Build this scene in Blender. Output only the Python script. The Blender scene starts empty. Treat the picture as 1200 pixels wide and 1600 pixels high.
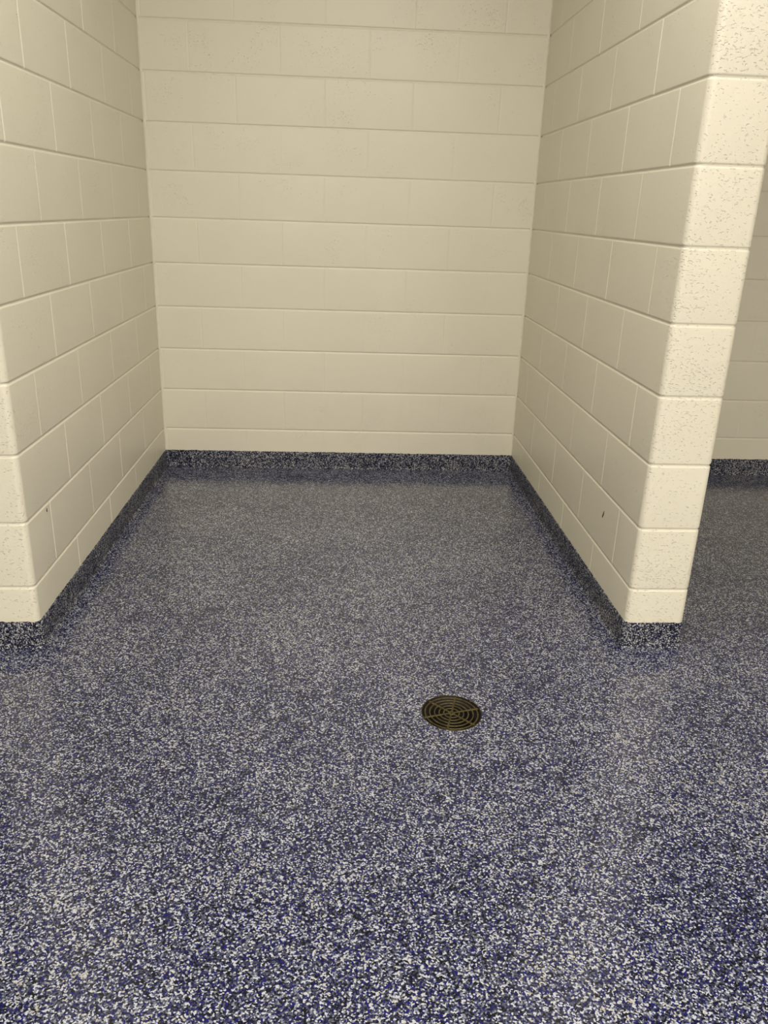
import bpy, bmesh, math, random
from mathutils import Matrix, Vector, noise

random.seed(7)
C = bpy.context.scene.collection
scene = bpy.context.scene

# ------------------------------------------------------------------ camera
F_PX, PITCH, YAW, ROLL, CAM_H = 1251.97, -0.3612, 0.0598, 0.0336, 1.2892
fwd = Vector((math.sin(YAW)*math.cos(PITCH), math.cos(YAW)*math.cos(PITCH), math.sin(PITCH)))
rt = Vector((math.cos(YAW), -math.sin(YAW), 0))
up = rt.cross(fwd)
r2 = rt*math.cos(ROLL) + up*math.sin(ROLL)
u2 = -rt*math.sin(ROLL) + up*math.cos(ROLL)
cd = bpy.data.cameras.new('camera')
cam = bpy.data.objects.new('camera', cd)
C.objects.link(cam)
cam.matrix_world = Matrix(((r2.x, u2.x, -fwd.x, 0), (r2.y, u2.y, -fwd.y, 0),
                           (r2.z, u2.z, -fwd.z, CAM_H), (0, 0, 0, 1)))
cd.sensor_fit = 'VERTICAL'; cd.sensor_height = 36; cd.lens = F_PX*36/1600
cd.clip_start = 0.05
scene.camera = cam

# ------------------------------------------------------------------ world, lamps, exposure
w = bpy.data.worlds.new('world'); scene.world = w; w.use_nodes = True
w.node_tree.nodes['Background'].inputs[0].default_value = (0.9, 0.95, 1.0, 1)
w.node_tree.nodes['Background'].inputs[1].default_value = 0.02

def area(name, loc, sx, sy, power, col=(1.0, 0.935, 0.85)):
    l = bpy.data.lights.new(name, 'AREA'); l.shape = 'RECTANGLE'
    l.size = sx; l.size_y = sy; l.energy = power; l.color = col
    o = bpy.data.objects.new(name, l); C.objects.link(o); o.location = loc
    return o
for lx, ly, lw in ((0.15, 1.8, 27), (0, -0.5, 28), (0, -2.0, 130), (0, -4.0, 14), (2.4, 0, 23), (-2.4, -3.5, 60), (2.4, -3.5, 109)):
    area('ceiling_lamp', (lx, ly, 3.0), 1.2, 0.35, lw*1.15)

scene.view_settings.view_transform = 'Standard'
scene.view_settings.look = 'None'
scene.view_settings.exposure = 0.0
scene.view_settings.gamma = 1
scene.view_settings.use_curve_mapping = False

# ------------------------------------------------------------------ dimensions
CO = 0.2032                      # one block course
NC = 15; TOP = CO*NC             # ceiling height
D = 4.0474                       # back wall
XL, XR = -0.9022, 0.9097         # inner faces of the two partitions
YFL, YFR = 2.196, 2.2105         # their end faces
XRR = XR + 0.1905; XLL = XL - 0.1905
OUT = 3.6; YB = -5.0
COVE = 0.088

# ------------------------------------------------------------------ materials
def newmat(name):
    m = bpy.data.materials.new(name); m.use_nodes = True
    nt = m.node_tree; nt.nodes.clear()
    out = nt.nodes.new('ShaderNodeOutputMaterial')
    b = nt.nodes.new('ShaderNodeBsdfPrincipled')
    nt.links.new(b.outputs[0], out.inputs[0])
    return m, nt, b
def N(nt, typ, **kw):
    n = nt.nodes.new(typ)
    for k, v in kw.items():
        if k in n.bl_rna.properties: setattr(n, k, v)
        else: n.inputs[k].default_value = v
    return n
def ramp(nt, src, stops, interp='LINEAR'):
    r = nt.nodes.new('ShaderNodeValToRGB'); r.color_ramp.interpolation = interp
    e = r.color_ramp.elements
    while len(e) > 1: e.remove(e[-1])
    e[0].position, e[0].color = stops[0][0], (*stops[0][1], 1)
    for p, c in stops[1:]:
        x = e.new(p); x.color = (*c, 1)
    nt.links.new(src, r.inputs[0]); return r
def math_(nt, op, a, b=None, clamp=False):
    m = nt.nodes.new('ShaderNodeMath'); m.operation = op; m.use_clamp = clamp
    for i, v in enumerate((a, b)):
        if v is None: continue
        if isinstance(v, (int, float)): m.inputs[i].default_value = v
        else: nt.links.new(v, m.inputs[i])
    return m.outputs[0]

def block_paint(name, pit_lo, pit_hi, pit_depth, peel, patch):
    m, nt, b = newmat(name)
    L = nt.links
    tc = N(nt, 'ShaderNodeTexCoord').outputs['Object']
    b.inputs['Roughness'].default_value = 0.42
    # gentle tone drift of the roller paint
    n0 = N(nt, 'ShaderNodeTexNoise', Scale=2.2, Detail=3.0); L.new(tc, n0.inputs['Vector'])
    cr = ramp(nt, n0.outputs[0], [(0.3, (0.700, 0.665, 0.545)), (0.7, (0.725, 0.692, 0.572))])
    # pits: thresholded fine noise inside patches
    n1 = N(nt, 'ShaderNodeTexNoise', Scale=125.0, Detail=1.5, Roughness=0.5, Distortion=0.3)
    mp = N(nt, 'ShaderNodeMapping'); mp.inputs['Scale'].default_value = (1.0, 1.0, 1.7); L.new(tc, mp.inputs['Vector']); L.new(mp.outputs[0], n1.inputs['Vector'])
    n2 = N(nt, 'ShaderNodeTexNoise', Scale=7.0, Detail=2.0); L.new(tc, n2.inputs['Vector'])
    s = math_(nt, 'ADD', n1.outputs[0], math_(nt, 'MULTIPLY', math_(nt, 'SUBTRACT', n2.outputs[0], 0.5), patch))
    p = N(nt, 'ShaderNodeMapRange', interpolation_type='SMOOTHSTEP')
    L.new(s, p.inputs[0]); p.inputs[1].default_value = pit_lo; p.inputs[2].default_value = pit_hi
    pit = p.outputs[0]
    # orange peel of the roller
    n3 = N(nt, 'ShaderNodeTexNoise', Scale=160.0, Detail=2.0); L.new(tc, n3.inputs['Vector'])
    n4 = N(nt, 'ShaderNodeTexNoise', Scale=14.0, Detail=2.0); L.new(tc, n4.inputs['Vector'])
    h = math_(nt, 'ADD', math_(nt, 'MULTIPLY', n3.outputs[0], peel), math_(nt, 'MULTIPLY', n4.outputs[0], peel*6))
    h = math_(nt, 'SUBTRACT', h, math_(nt, 'MULTIPLY', pit, pit_depth))
    bp = N(nt, 'ShaderNodeBump'); bp.inputs['Strength'].default_value = 1.0; bp.inputs['Distance'].default_value = 1.0
    L.new(h, bp.inputs['Height']); L.new(bp.outputs[0], b.inputs['Normal'])
    L.new(cr.outputs[0], b.inputs['Base Color'])
    return m
paint_smooth = block_paint('cream_block_paint', 0.69, 0.79, 0.0013, 0.00010, 0.35)
paint_pitted = block_paint('cream_block_paint_pitted', 0.615, 0.74, 0.0014, 0.00016, 0.22)

def quartz(name, scale, dark, gloss_rough, bump, coat, blue=1.0):
    m, nt, b = newmat(name)
    L = nt.links
    tc = N(nt, 'ShaderNodeTexCoord').outputs['Object']
    nd = N(nt, 'ShaderNodeTexNoise', Scale=scale*0.8, Detail=1.0); L.new(tc, nd.inputs['Vector'])
    mx = N(nt, 'ShaderNodeVectorMath', operation='SCALE'); L.new(nd.outputs['Color'], mx.inputs[0]); mx.inputs[3].default_value = 1.1/scale
    ad = N(nt, 'ShaderNodeVectorMath', operation='ADD'); L.new(tc, ad.inputs[0]); L.new(mx.outputs[0], ad.inputs[1])
    vo = N(nt, 'ShaderNodeTexVoronoi', feature='F1'); vo.inputs['Scale'].default_value = scale
    L.new(ad.outputs[0], vo.inputs['Vector'])
    sp = N(nt, 'ShaderNodeSeparateColor'); L.new(vo.outputs['Color'], sp.inputs[0])
    # drifting share of blue grains
    n1 = N(nt, 'ShaderNodeTexNoise', Scale=26.0, Detail=4.0, Roughness=0.65); L.new(tc, n1.inputs['Vector'])
    n2 = N(nt, 'ShaderNodeTexNoise', Scale=3.0, Detail=3.0); L.new(tc, n2.inputs['Vector'])
    sh = math_(nt, 'ADD', math_(nt, 'MULTIPLY', math_(nt, 'SUBTRACT', n1.outputs[0], 0.5), 0.55),
               math_(nt, 'MULTIPLY', math_(nt, 'SUBTRACT', n2.outputs[0], 0.5), 0.30))
    k = math_(nt, 'ADD', sp.outputs[0], sh, clamp=True)
    d = dark
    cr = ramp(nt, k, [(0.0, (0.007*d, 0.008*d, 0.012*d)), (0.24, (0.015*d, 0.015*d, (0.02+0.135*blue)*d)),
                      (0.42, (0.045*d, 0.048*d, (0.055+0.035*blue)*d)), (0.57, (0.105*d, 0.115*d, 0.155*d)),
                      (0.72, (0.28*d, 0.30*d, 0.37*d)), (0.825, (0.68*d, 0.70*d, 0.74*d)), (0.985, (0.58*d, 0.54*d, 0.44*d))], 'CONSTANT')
    L.new(cr.outputs[0], b.inputs['Base Color'])
    b.inputs['Roughness'].default_value = gloss_rough
    b.inputs['Specular IOR Level'].default_value = 0.05
    b.inputs['Coat Tint'].default_value = (0.62, 0.63, 0.66, 1)
    b.inputs['Coat Weight'].default_value = coat
    b.inputs['Coat Roughness'].default_value = 0.15
    h = math_(nt, 'MULTIPLY', vo.outputs['Distance'], -bump)
    bp = N(nt, 'ShaderNodeBump'); bp.inputs['Strength'].default_value = 1.0; bp.inputs['Distance'].default_value = 1.0
    L.new(h, bp.inputs['Height']); L.new(bp.outputs[0], b.inputs['Normal'])
    bc = N(nt, 'ShaderNodeBump'); bc.inputs['Strength'].default_value = 1.0; bc.inputs['Distance'].default_value = 1.0
    L.new(math_(nt, 'MULTIPLY', vo.outputs['Distance'], -bump*0.12), bc.inputs['Height'])
    L.new(bc.outputs[0], b.inputs['Coat Normal'])
    return m
floor_mat = quartz('blue_quartz_epoxy', 315.0, 1.17, 0.45, 0.0006, 1.0)
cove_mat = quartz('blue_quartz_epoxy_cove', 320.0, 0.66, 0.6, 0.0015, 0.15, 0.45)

def plain(name, col, rough, metal=0.0):
    m, nt, b = newmat(name)
    tc = N(nt, 'ShaderNodeTexCoord').outputs['Object']
    n = N(nt, 'ShaderNodeTexNoise', Scale=25.0, Detail=3.0); nt.links.new(tc, n.inputs['Vector'])
    cr = ramp(nt, n.outputs[0], [(0.3, tuple(c*0.9 for c in col)), (0.7, col)])
    nt.links.new(cr.outputs[0], b.inputs['Base Color'])
    b.inputs['Roughness'].default_value = rough; b.inputs['Metallic'].default_value = metal
    return m
ceiling_mat = plain('ceiling_white', (0.75, 0.74, 0.70), 0.8)
caulk_mat = plain('corner_sealant_cream', (0.725, 0.69, 0.57), 0.45)
mark_mat = plain('black_scuff', (0.015, 0.014, 0.012), 0.6)
sump_mat = plain('drain_sump_black', (0.004, 0.003, 0.002), 0.7)

def brass_mat(name, base, rough, speck):
    m, nt, b = newmat(name); L = nt.links
    tc = N(nt, 'ShaderNodeTexCoord').outputs['Object']
    n = N(nt, 'ShaderNodeTexNoise', Scale=60.0, Detail=4.0, Roughness=0.7); L.new(tc, n.inputs['Vector'])
    cr = ramp(nt, n.outputs[0], [(0.35, tuple(c*0.5 for c in base)), (0.6, base), (0.70, tuple(min(1, c*speck) for c in base))])
    L.new(cr.outputs[0], b.inputs['Base Color'])
    b.inputs['Metallic'].default_value = 0.75; b.inputs['Roughness'].default_value = rough
    bp = N(nt, 'ShaderNodeBump'); bp.inputs['Distance'].default_value = 0.0006
    L.new(n.outputs[0], bp.inputs['Height']); L.new(bp.outputs[0], b.inputs['Normal'])
    return m
brass = brass_mat('tarnished_brass', (0.145, 0.115, 0.046), 0.42, 1.8)
brass_rim = brass_mat('worn_brass_rim', (0.075, 0.055, 0.022), 0.28, 6.0)

# ------------------------------------------------------------------ helpers
def link(name, bm, mats, parent=None, smooth=True):
    me = bpy.data.meshes.new(name)
    bmesh.ops.recalc_face_normals(bm, faces=bm.faces[:]) if False else None
    bm.to_mesh(me); bm.free()
    for m in (mats if isinstance(mats, (list, tuple)) else [mats]): me.materials.append(m)
    if smooth:
        for p in me.polygons: p.use_smooth = True
    o = bpy.data.objects.new(name, me); C.objects.link(o)
    if parent: o.parent = parent
    return o
def struct(o):
    o['kind'] = 'structure'; return o

class Path:
    """polyline in plan with rounded outer corners; outward normal is to the LEFT of travel"""
    def __init__(self, pts, rad=0.0):
        self.seg = []            # (u0, u1, function)
        u = 0; n = len(pts); P = [Vector(p) for p in pts]
        cur = P[0]
        for i in range(1, n):
            d = (P[i]-P[i-1]).normalized()
            last = (i == n-1)
            end = P[i] if last else P[i]-d*rad
            Lg = (end-cur).length
            self.seg.append(('L', u, u+Lg, cur.copy(), d)); u += Lg
            cur = end
            if not last and rad > 0:
                d2 = (P[i+1]-P[i]).normalized()
                nl = Vector((-d.y, d.x))
                side = 1 if nl.dot(d2) < 0 else -1       # turning away from normal
                c = cur - nl*rad*side
                a0 = math.atan2((nl*side).y, (nl*side).x)
                self.seg.append(('A', u, u+rad*math.pi/2, c, (a0, -side, rad, side))); u += rad*math.pi/2
                cur = P[i]+d2*rad
        self.total = u
    def at(self, u):
        for t, a, b, p, q in self.seg:
            if u <= b+1e-9:
                if t == 'L':
                    return p+q*(u-a), Vector((-q.y, q.x))
                a0, sg, rad, side = q
                an = a0 + sg*(u-a)/rad
                v = Vector((math.cos(an), math.sin(an)))
                return p+v*rad, v*side
        t, a, b, p, q = self.seg[-1]
        return p+q*(b-a), Vector((-q.y, q.x))
    def base(self, step=0.15):
        s = set()
        for t, a, b, p, q in self.seg:
            k = 8 if t == 'A' else max(1, int((b-a)/step))
            for i in range(k+1): s.add(round(a+(b-a)*i/k, 5))
        return s
    def mats(self, u):
        for t, a, b, p, q in self.seg:
            if u <= b+1e-9:
                return (t, a, b, p, q)
        return self.seg[-1]

HP = [(0.0, 0.0036), (0.0018, 0.0034), (0.0032, 0.0024), (0.0044, 0.0010), (0.0060, 0.0002), (0.0085, 0.0)]
VP = [(0.0, 1.0), (0.0014, 0.85), (0.0028, 0.35), (0.0045, 0.0), (0.0075, 0.0)]
def interp(tab, t):
    t = abs(t)
    for (a, x), (b, y) in zip(tab, tab[1:]):
        if t <= b: return x+(y-x)*(t-a)/(b-a)
    return tab[-1][1]

def block_wall(name, path, joints, pitted=lambda p, n: False, depth=0.0013):
    """joints(parity) -> list of u of the head joints; one mesh, relief is real"""
    bm = bmesh.new()
    ub = path.base()
    for c in range(NC):
        par = c % 2
        js = [(u, random.choice((0.6, 0.8, 1.0, 1.2))*depth) for u in joints(par) if 0.02 < u < path.total-0.02]
        us = set(ub)
        for u, dd in js:
            us = {x for x in us if abs(x-u) > 0.008}
            for t, _ in VP: us.add(round(u-t, 5)); us.add(round(u+t, 5))
        us = sorted(us)
        z0, z1 = c*CO, (c+1)*CO
        zs = [z0+t for t, _ in HP] + [z0+CO/2] + [z1-t for t, _ in reversed(HP)]
        rows = []
        tilt = random.uniform(-0.0004, 0.0006)
        for z in zs:
            row = []
            t = min(z-z0, z1-z)
            for u in us:
                p, n = path.at(u)
                dh = interp(HP, t)
                dv = 0
                for ju, dd in js:
                    if abs(u-ju) < 0.0076: dv = max(dv, dd*interp(VP, u-ju))
                dpt = max(dh, dv)
                q = p - n*dpt
                row.append(bm.verts.new((q.x, q.y, z)))
            rows.append(row)
        for i in range(len(rows)-1):
            for j in range(len(us)-1):
                f = bm.faces.new((rows[i][j+1], rows[i][j], rows[i+1][j], rows[i+1][j+1]))
                um = (us[j]+us[j+1])/2
                p, n = path.at(um)
                f.material_index = 1 if pitted(p, n) else 0
    bmesh.ops.remove_doubles(bm, verts=bm.verts[:], dist=0.00004)
    return struct(link(name, bm, [paint_smooth, paint_pitted]))

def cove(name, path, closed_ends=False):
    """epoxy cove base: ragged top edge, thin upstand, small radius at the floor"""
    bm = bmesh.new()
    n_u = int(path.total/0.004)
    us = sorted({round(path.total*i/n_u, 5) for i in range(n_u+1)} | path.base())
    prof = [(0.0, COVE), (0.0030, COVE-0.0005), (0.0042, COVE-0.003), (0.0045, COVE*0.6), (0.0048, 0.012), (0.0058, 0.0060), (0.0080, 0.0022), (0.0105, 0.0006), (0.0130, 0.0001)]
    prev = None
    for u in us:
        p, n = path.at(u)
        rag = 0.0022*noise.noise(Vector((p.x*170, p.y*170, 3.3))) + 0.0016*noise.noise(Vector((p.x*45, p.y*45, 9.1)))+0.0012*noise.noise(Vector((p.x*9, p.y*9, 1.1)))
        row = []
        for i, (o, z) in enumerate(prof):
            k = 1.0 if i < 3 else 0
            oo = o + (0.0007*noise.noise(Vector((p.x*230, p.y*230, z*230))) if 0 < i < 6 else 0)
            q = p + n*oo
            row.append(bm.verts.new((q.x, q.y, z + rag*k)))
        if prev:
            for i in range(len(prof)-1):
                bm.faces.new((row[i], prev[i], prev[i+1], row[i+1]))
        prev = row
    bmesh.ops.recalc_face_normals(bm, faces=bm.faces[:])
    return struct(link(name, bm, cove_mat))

# ------------------------------------------------------------------ floor (with the round drain opening) and ceiling
DRX, DRY, DRR = 0.3155, 1.855, 0.0835
bm = bmesh.new()
K = 96
inner = [bm.verts.new((DRX+DRR*math.cos(2*math.pi*i/K), DRY+DRR*math.sin(2*math.pi*i/K), 0)) for i in range(K)]
lip = [bm.verts.new((DRX+DRR*math.cos(2*math.pi*i/K), DRY+DRR*math.sin(2*math.pi*i/K), -0.006)) for i in range(K)]
def sq(a, s):
    c_, s_ = math.cos(a), math.sin(a); k = s/max(abs(c_), abs(s_))
    return c_*k, s_*k
S = 0.16
outer = [bm.verts.new((DRX+sq(2*math.pi*i/K, S)[0], DRY+sq(2*math.pi*i/K, S)[1], 0)) for i in range(K)]
for i in range(K):
    j = (i+1) % K
    bm.faces.new((inner[i], outer[i], outer[j], inner[j]))
    bm.faces.new((lip[i], inner[i], inner[j], lip[j]))
x0, x1, y0, y1 = -OUT, OUT, YB, D+0.02
e = 2*math.pi/K
corn = {}
for cx, cy, i in ((1, 1, K//8), (-1, 1, 3*K//8), (-1, -1, 5*K//8), (1, -1, 7*K//8)): corn[(cx, cy)] = (outer[i], i)
oc = {(1, 1): bm.verts.new((x1, y1, 0)), (-1, 1): bm.verts.new((x0, y1, 0)), (-1, -1): bm.verts.new((x0, y0, 0)), (1, -1): bm.verts.new((x1, y0, 0))}
order = [(1, 1), (-1, 1), (-1, -1), (1, -1)]
for q in range(4):
    a, b = order[q], order[(q+1) % 4]
    ia, ib = corn[a][1], corn[b][1]
    if ib < ia: ib += K
    ring = [outer[i % K] for i in range(ia, ib+1)]
    bm.faces.new([oc[a], oc[b]] + ring[::-1])
bmesh.ops.triangulate(bm, faces=[f for f in bm.faces if len(f.verts) > 4])
floor = struct(link('floor', bm, floor_mat, smooth=False))

bm = bmesh.new()
vs = [bm.verts.new(v) for v in ((x0, y0, TOP), (x0, y1, TOP), (x1, y1, TOP), (x1, y0, TOP))]
bm.faces.new(vs)
struct(link('ceiling', bm, ceiling_mat, smooth=False))

# ------------------------------------------------------------------ walls
# back wall: travel from +x to -x puts the normal (left of travel) at -y
BO, BE = 0.712, 0.512
def back_joints(par):
    b = BO if par == 0 else BE
    xs = [b+0.3995*n for n in range(-12, 12)]
    return sorted(OUT-x for x in xs if -OUT < x < OUT)
wall_back = block_wall('wall_back', Path([(OUT, D), (-OUT, D)]), back_joints, lambda p, n: False, 0.0010)

SO, SE, SP = 2.602, 2.395, 0.4135
def partition(name, xa, xb, yf, pit):
    """xa = face on the left of the photo, xb = right face"""
    # travel: up the right face from the back, round the end, back along the left face
    pts = [(xa, D), (xa, yf), (xb, yf), (xb, D)]
    # left-of-travel must be outward: going -y along xa, left is +x (inward) -> reverse
    pts = pts[::-1]
    pa = Path(pts, 0.020)
    def joints(par):
        b = SO if par == 0 else SE
        ys = [b+SP*n for n in range(0, 5) if b+SP*n < D-0.03]
        res = [D-y for y in ys]
        res += [pa.total-(D-y) for y in ys]
        return sorted(res)
    return block_wall(name, pa, joints, pit, 0.0026), pa
def rough_end(p, n): return abs(n.y) > 0.35
_w = Path([(1, 3), (1, 0), (0, 0), (0, 3)])
wall_right, path_right = partition('wall_right', XR, XRR, YFR, rough_end)
wall_left, path_left = partition('wall_left', XLL, XL, YFL, rough_end)

def plain_joints(total):
    def f(par): return [0.2+0.4064*n+(0.2032 if par else 0) for n in range(int(total/0.4064)+1)]
    return f
block_wall('wall_east', Path([(OUT, YB), (OUT, D)]), plain_joints(D-YB))
block_wall('wall_west', Path([(-OUT, D), (-OUT, YB)]), plain_joints(D-YB))
block_wall('wall_front', Path([(-OUT, YB), (OUT, YB)]), plain_joints(2*OUT))

# sealant beads in the inside corners where partitions meet the back wall
for x, sx in ((XL, 1), (XR, -1), (XLL, -1), (XRR, 1)):
    bm = bmesh.new()
    prof = []
    R_ = 0.011
    for i in range(7):
        a = math.pi/2*i/6
        prof.append((R_-R_*math.sin(a), R_-R_*math.cos(a)))      # concave fillet
    rows = []
    nz = 60
    for k in range(nz+1):
        z = 0.05+(TOP-0.05)*k/nz
        wv = 1+0.25*noise.noise(Vector((x*7, 0, z*6)))
        rows.append([bm.verts.new((x+sx*(px*wv-0.0005), D-(py*wv-0.0005), z)) for px, py in prof])
    for k in range(nz):
        for i in range(6):
            bm.faces.new((rows[k][i], rows[k][i+1], rows[k+1][i+1], rows[k+1][i]))
    bmesh.ops.recalc_face_normals(bm, faces=bm.faces[:])
    link('corner_sealant', bm, caulk_mat, wall_back)

# small black marks on the two side walls
def mark(parent, x, y, z, lean, length, sx, wd):
    bm = bmesh.new()
    K2 = 10; L1 = []; L2 = []
    for i in range(K2+1):
        t = i/K2; ww = wd*(0.35+0.65*math.sin(math.pi*min(1, t*1.1+0.05))**0.6 if 0 < i < K2 else 0.3)
        yy = y+lean*(t-0.5)+0.0006*math.sin(t*9)
        zz = z+length*(t-0.5)
        L1.append(bm.verts.new((x, yy-ww/2, zz))); L2.append(bm.verts.new((x, yy+ww/2, zz)))
    for i in range(K2): bm.faces.new((L1[i], L2[i], L2[i+1], L1[i+1]))
    ex = bmesh.ops.extrude_face_region(bm, geom=bm.faces[:])
    for v in ex['geom']:
        if isinstance(v, bmesh.types.BMVert): v.co.x += sx*0.0009
    bmesh.ops.recalc_face_normals(bm, faces=bm.faces[:])
    o = link('scuff_mark', bm, mark_mat, parent); o['label'] = 'small black scuff mark'
    return o
mark(wall_right, XR, 2.541, 0.329, -0.010, 0.027, -1, 0.0075)
mark(wall_left, XL, 2.364, 0.387, 0.002, 0.012, 1, 0.0060)

# ------------------------------------------------------------------ cove bases
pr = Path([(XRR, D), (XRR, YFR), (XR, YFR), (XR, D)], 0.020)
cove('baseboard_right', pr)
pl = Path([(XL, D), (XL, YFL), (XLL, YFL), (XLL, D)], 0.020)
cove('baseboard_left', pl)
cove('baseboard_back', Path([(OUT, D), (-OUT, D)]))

# ------------------------------------------------------------------ floor drain
drain = bpy.data.objects.new('floor_drain', None); C.objects.link(drain)
drain.location = (DRX, DRY, 0); drain.empty_display_size = 0.05
drain['label'] = 'round tarnished brass floor drain with concentric slots set in the blue speckled floor'
drain['category'] = 'floor drain'

def ring(bm, r0, r1, z0, z1, seg=96, a0=0.0, a1=2*math.pi, bev=0.0006):
    """rounded-edge annulus section"""
    full = abs(a1-a0-2*math.pi) < 1e-6
    prof = [(r0, z0), (r0, z1-bev), (r0+bev, z1), (r1-bev, z1), (r1, z1-bev), (r1, z0)]
    n = seg if full else seg+1
    rows = []
    for i in range(n):
        a = a0+(a1-a0)*i/seg
        rows.append([bm.verts.new((r*math.cos(a), r*math.sin(a), z)) for r, z in prof])
    for i in range(seg):
        A, B = rows[i], rows[(i+1) % n]
        for k in range(6): bm.faces.new((A[k], B[k], B[(k+1) % 6], A[(k+1) % 6]))
R0 = DRR
# outer frame ring set in the floor
bm = bmesh.new(); ring(bm, R0*0.968, R0-0.0002, -0.0022, 0.0004)
bmesh.ops.recalc_face_normals(bm, faces=bm.faces[:])
fr = link('drain_frame', bm, brass_rim, drain, smooth=False); fr['label'] = 'thin worn brass outer rim'
# ledge + sump
bm = bmesh.new()
prof = [(R0*0.9995, -0.0023), (R0*0.962, -0.0045), (R0*0.95, -0.012), (R0*0.80, -0.0125), (R0*0.78, -0.030), (R0*0.55, -0.085), (R0*0.30, -0.12), (0.0005, -0.122)]
rows = [[bm.verts.new((r*math.cos(2*math.pi*i/64), r*math.sin(2*math.pi*i/64), z)) for r, z in prof] for i in range(64)]
for i in range(64):
    for k in range(len(prof)-1):
        bm.faces.new((rows[i][k], rows[(i+1) % 64][k], rows[(i+1) % 64][k+1], rows[i][k+1]))
bmesh.ops.recalc_face_normals(bm, faces=bm.faces[:])
sm = link('sump', bm, sump_mat, drain); sm['label'] = 'black hollow below the slots'
# grate: five bars rings, six spokes, hub
bm = bmesh.new()
zt, zb = -0.0012, -0.0034
for c_, wd in ((0.870, 0.046), (0.715, 0.042), (0.558, 0.042), (0.405, 0.042), (0.255, 0.044)):
    ring(bm, R0*(c_-wd/2), R0*(c_+wd/2), zb, zt)
ring(bm, R0*0.035, R0*0.115, zb, zt, 40)
for k in range(6):
    a = math.radians(15+60*k)
    ca, sa = math.cos(a), math.sin(a)
    r_in, r_out = R0*0.09, R0*0.945
    secs = []
    for r in (r_in, R0*0.4, R0*0.7, r_out):
        hw = R0*(0.022+0.016*r/r_out)
        secs.append([bm.verts.new((r*ca-s*sa, r*sa+s*ca, z)) for s, z in ((-hw, zb), (-hw, zt-0.0004), (-hw+0.0005, zt+0.0003), (hw-0.0005, zt+0.0003), (hw, zt-0.0004), (hw, zb))])
    for A, B in zip(secs, secs[1:]):
        for q in range(6): bm.faces.new((A[q], A[(q+1) % 6], B[(q+1) % 6], B[q]))
    bm.faces.new(secs[0][::-1]); bm.faces.new(secs[-1])
bmesh.ops.recalc_face_normals(bm, faces=bm.faces[:])
gr = link('grate', bm, brass, drain, smooth=False); gr['label'] = 'tarnished brass grate of five rings and six spokes'
# fixing screws on opposite spokes
for a in (135, 315):
    bm = bmesh.new()
    prof = [(0.0005, 0.0010), (0.0030, 0.0008), (0.0042, 0.0), (0.0042, -0.003)]
    rows = [[bm.verts.new((r*math.cos(2*math.pi*i/20), r*math.sin(2*math.pi*i/20), z)) for r, z in prof] for i in range(20)]
    for i in range(20):
        for k in range(3): bm.faces.new((rows[i][k], rows[(i+1) % 20][k], rows[(i+1) % 20][k+1], rows[i][k+1]))
    bm.faces.new([r[0] for r in rows])
    bmesh.ops.recalc_face_normals(bm, faces=bm.faces[:])
    s = link('screw', bm, brass_rim, drain)
    s.location = (R0*0.80*math.cos(math.radians(a)), R0*0.80*math.sin(math.radians(a)), -0.0012)
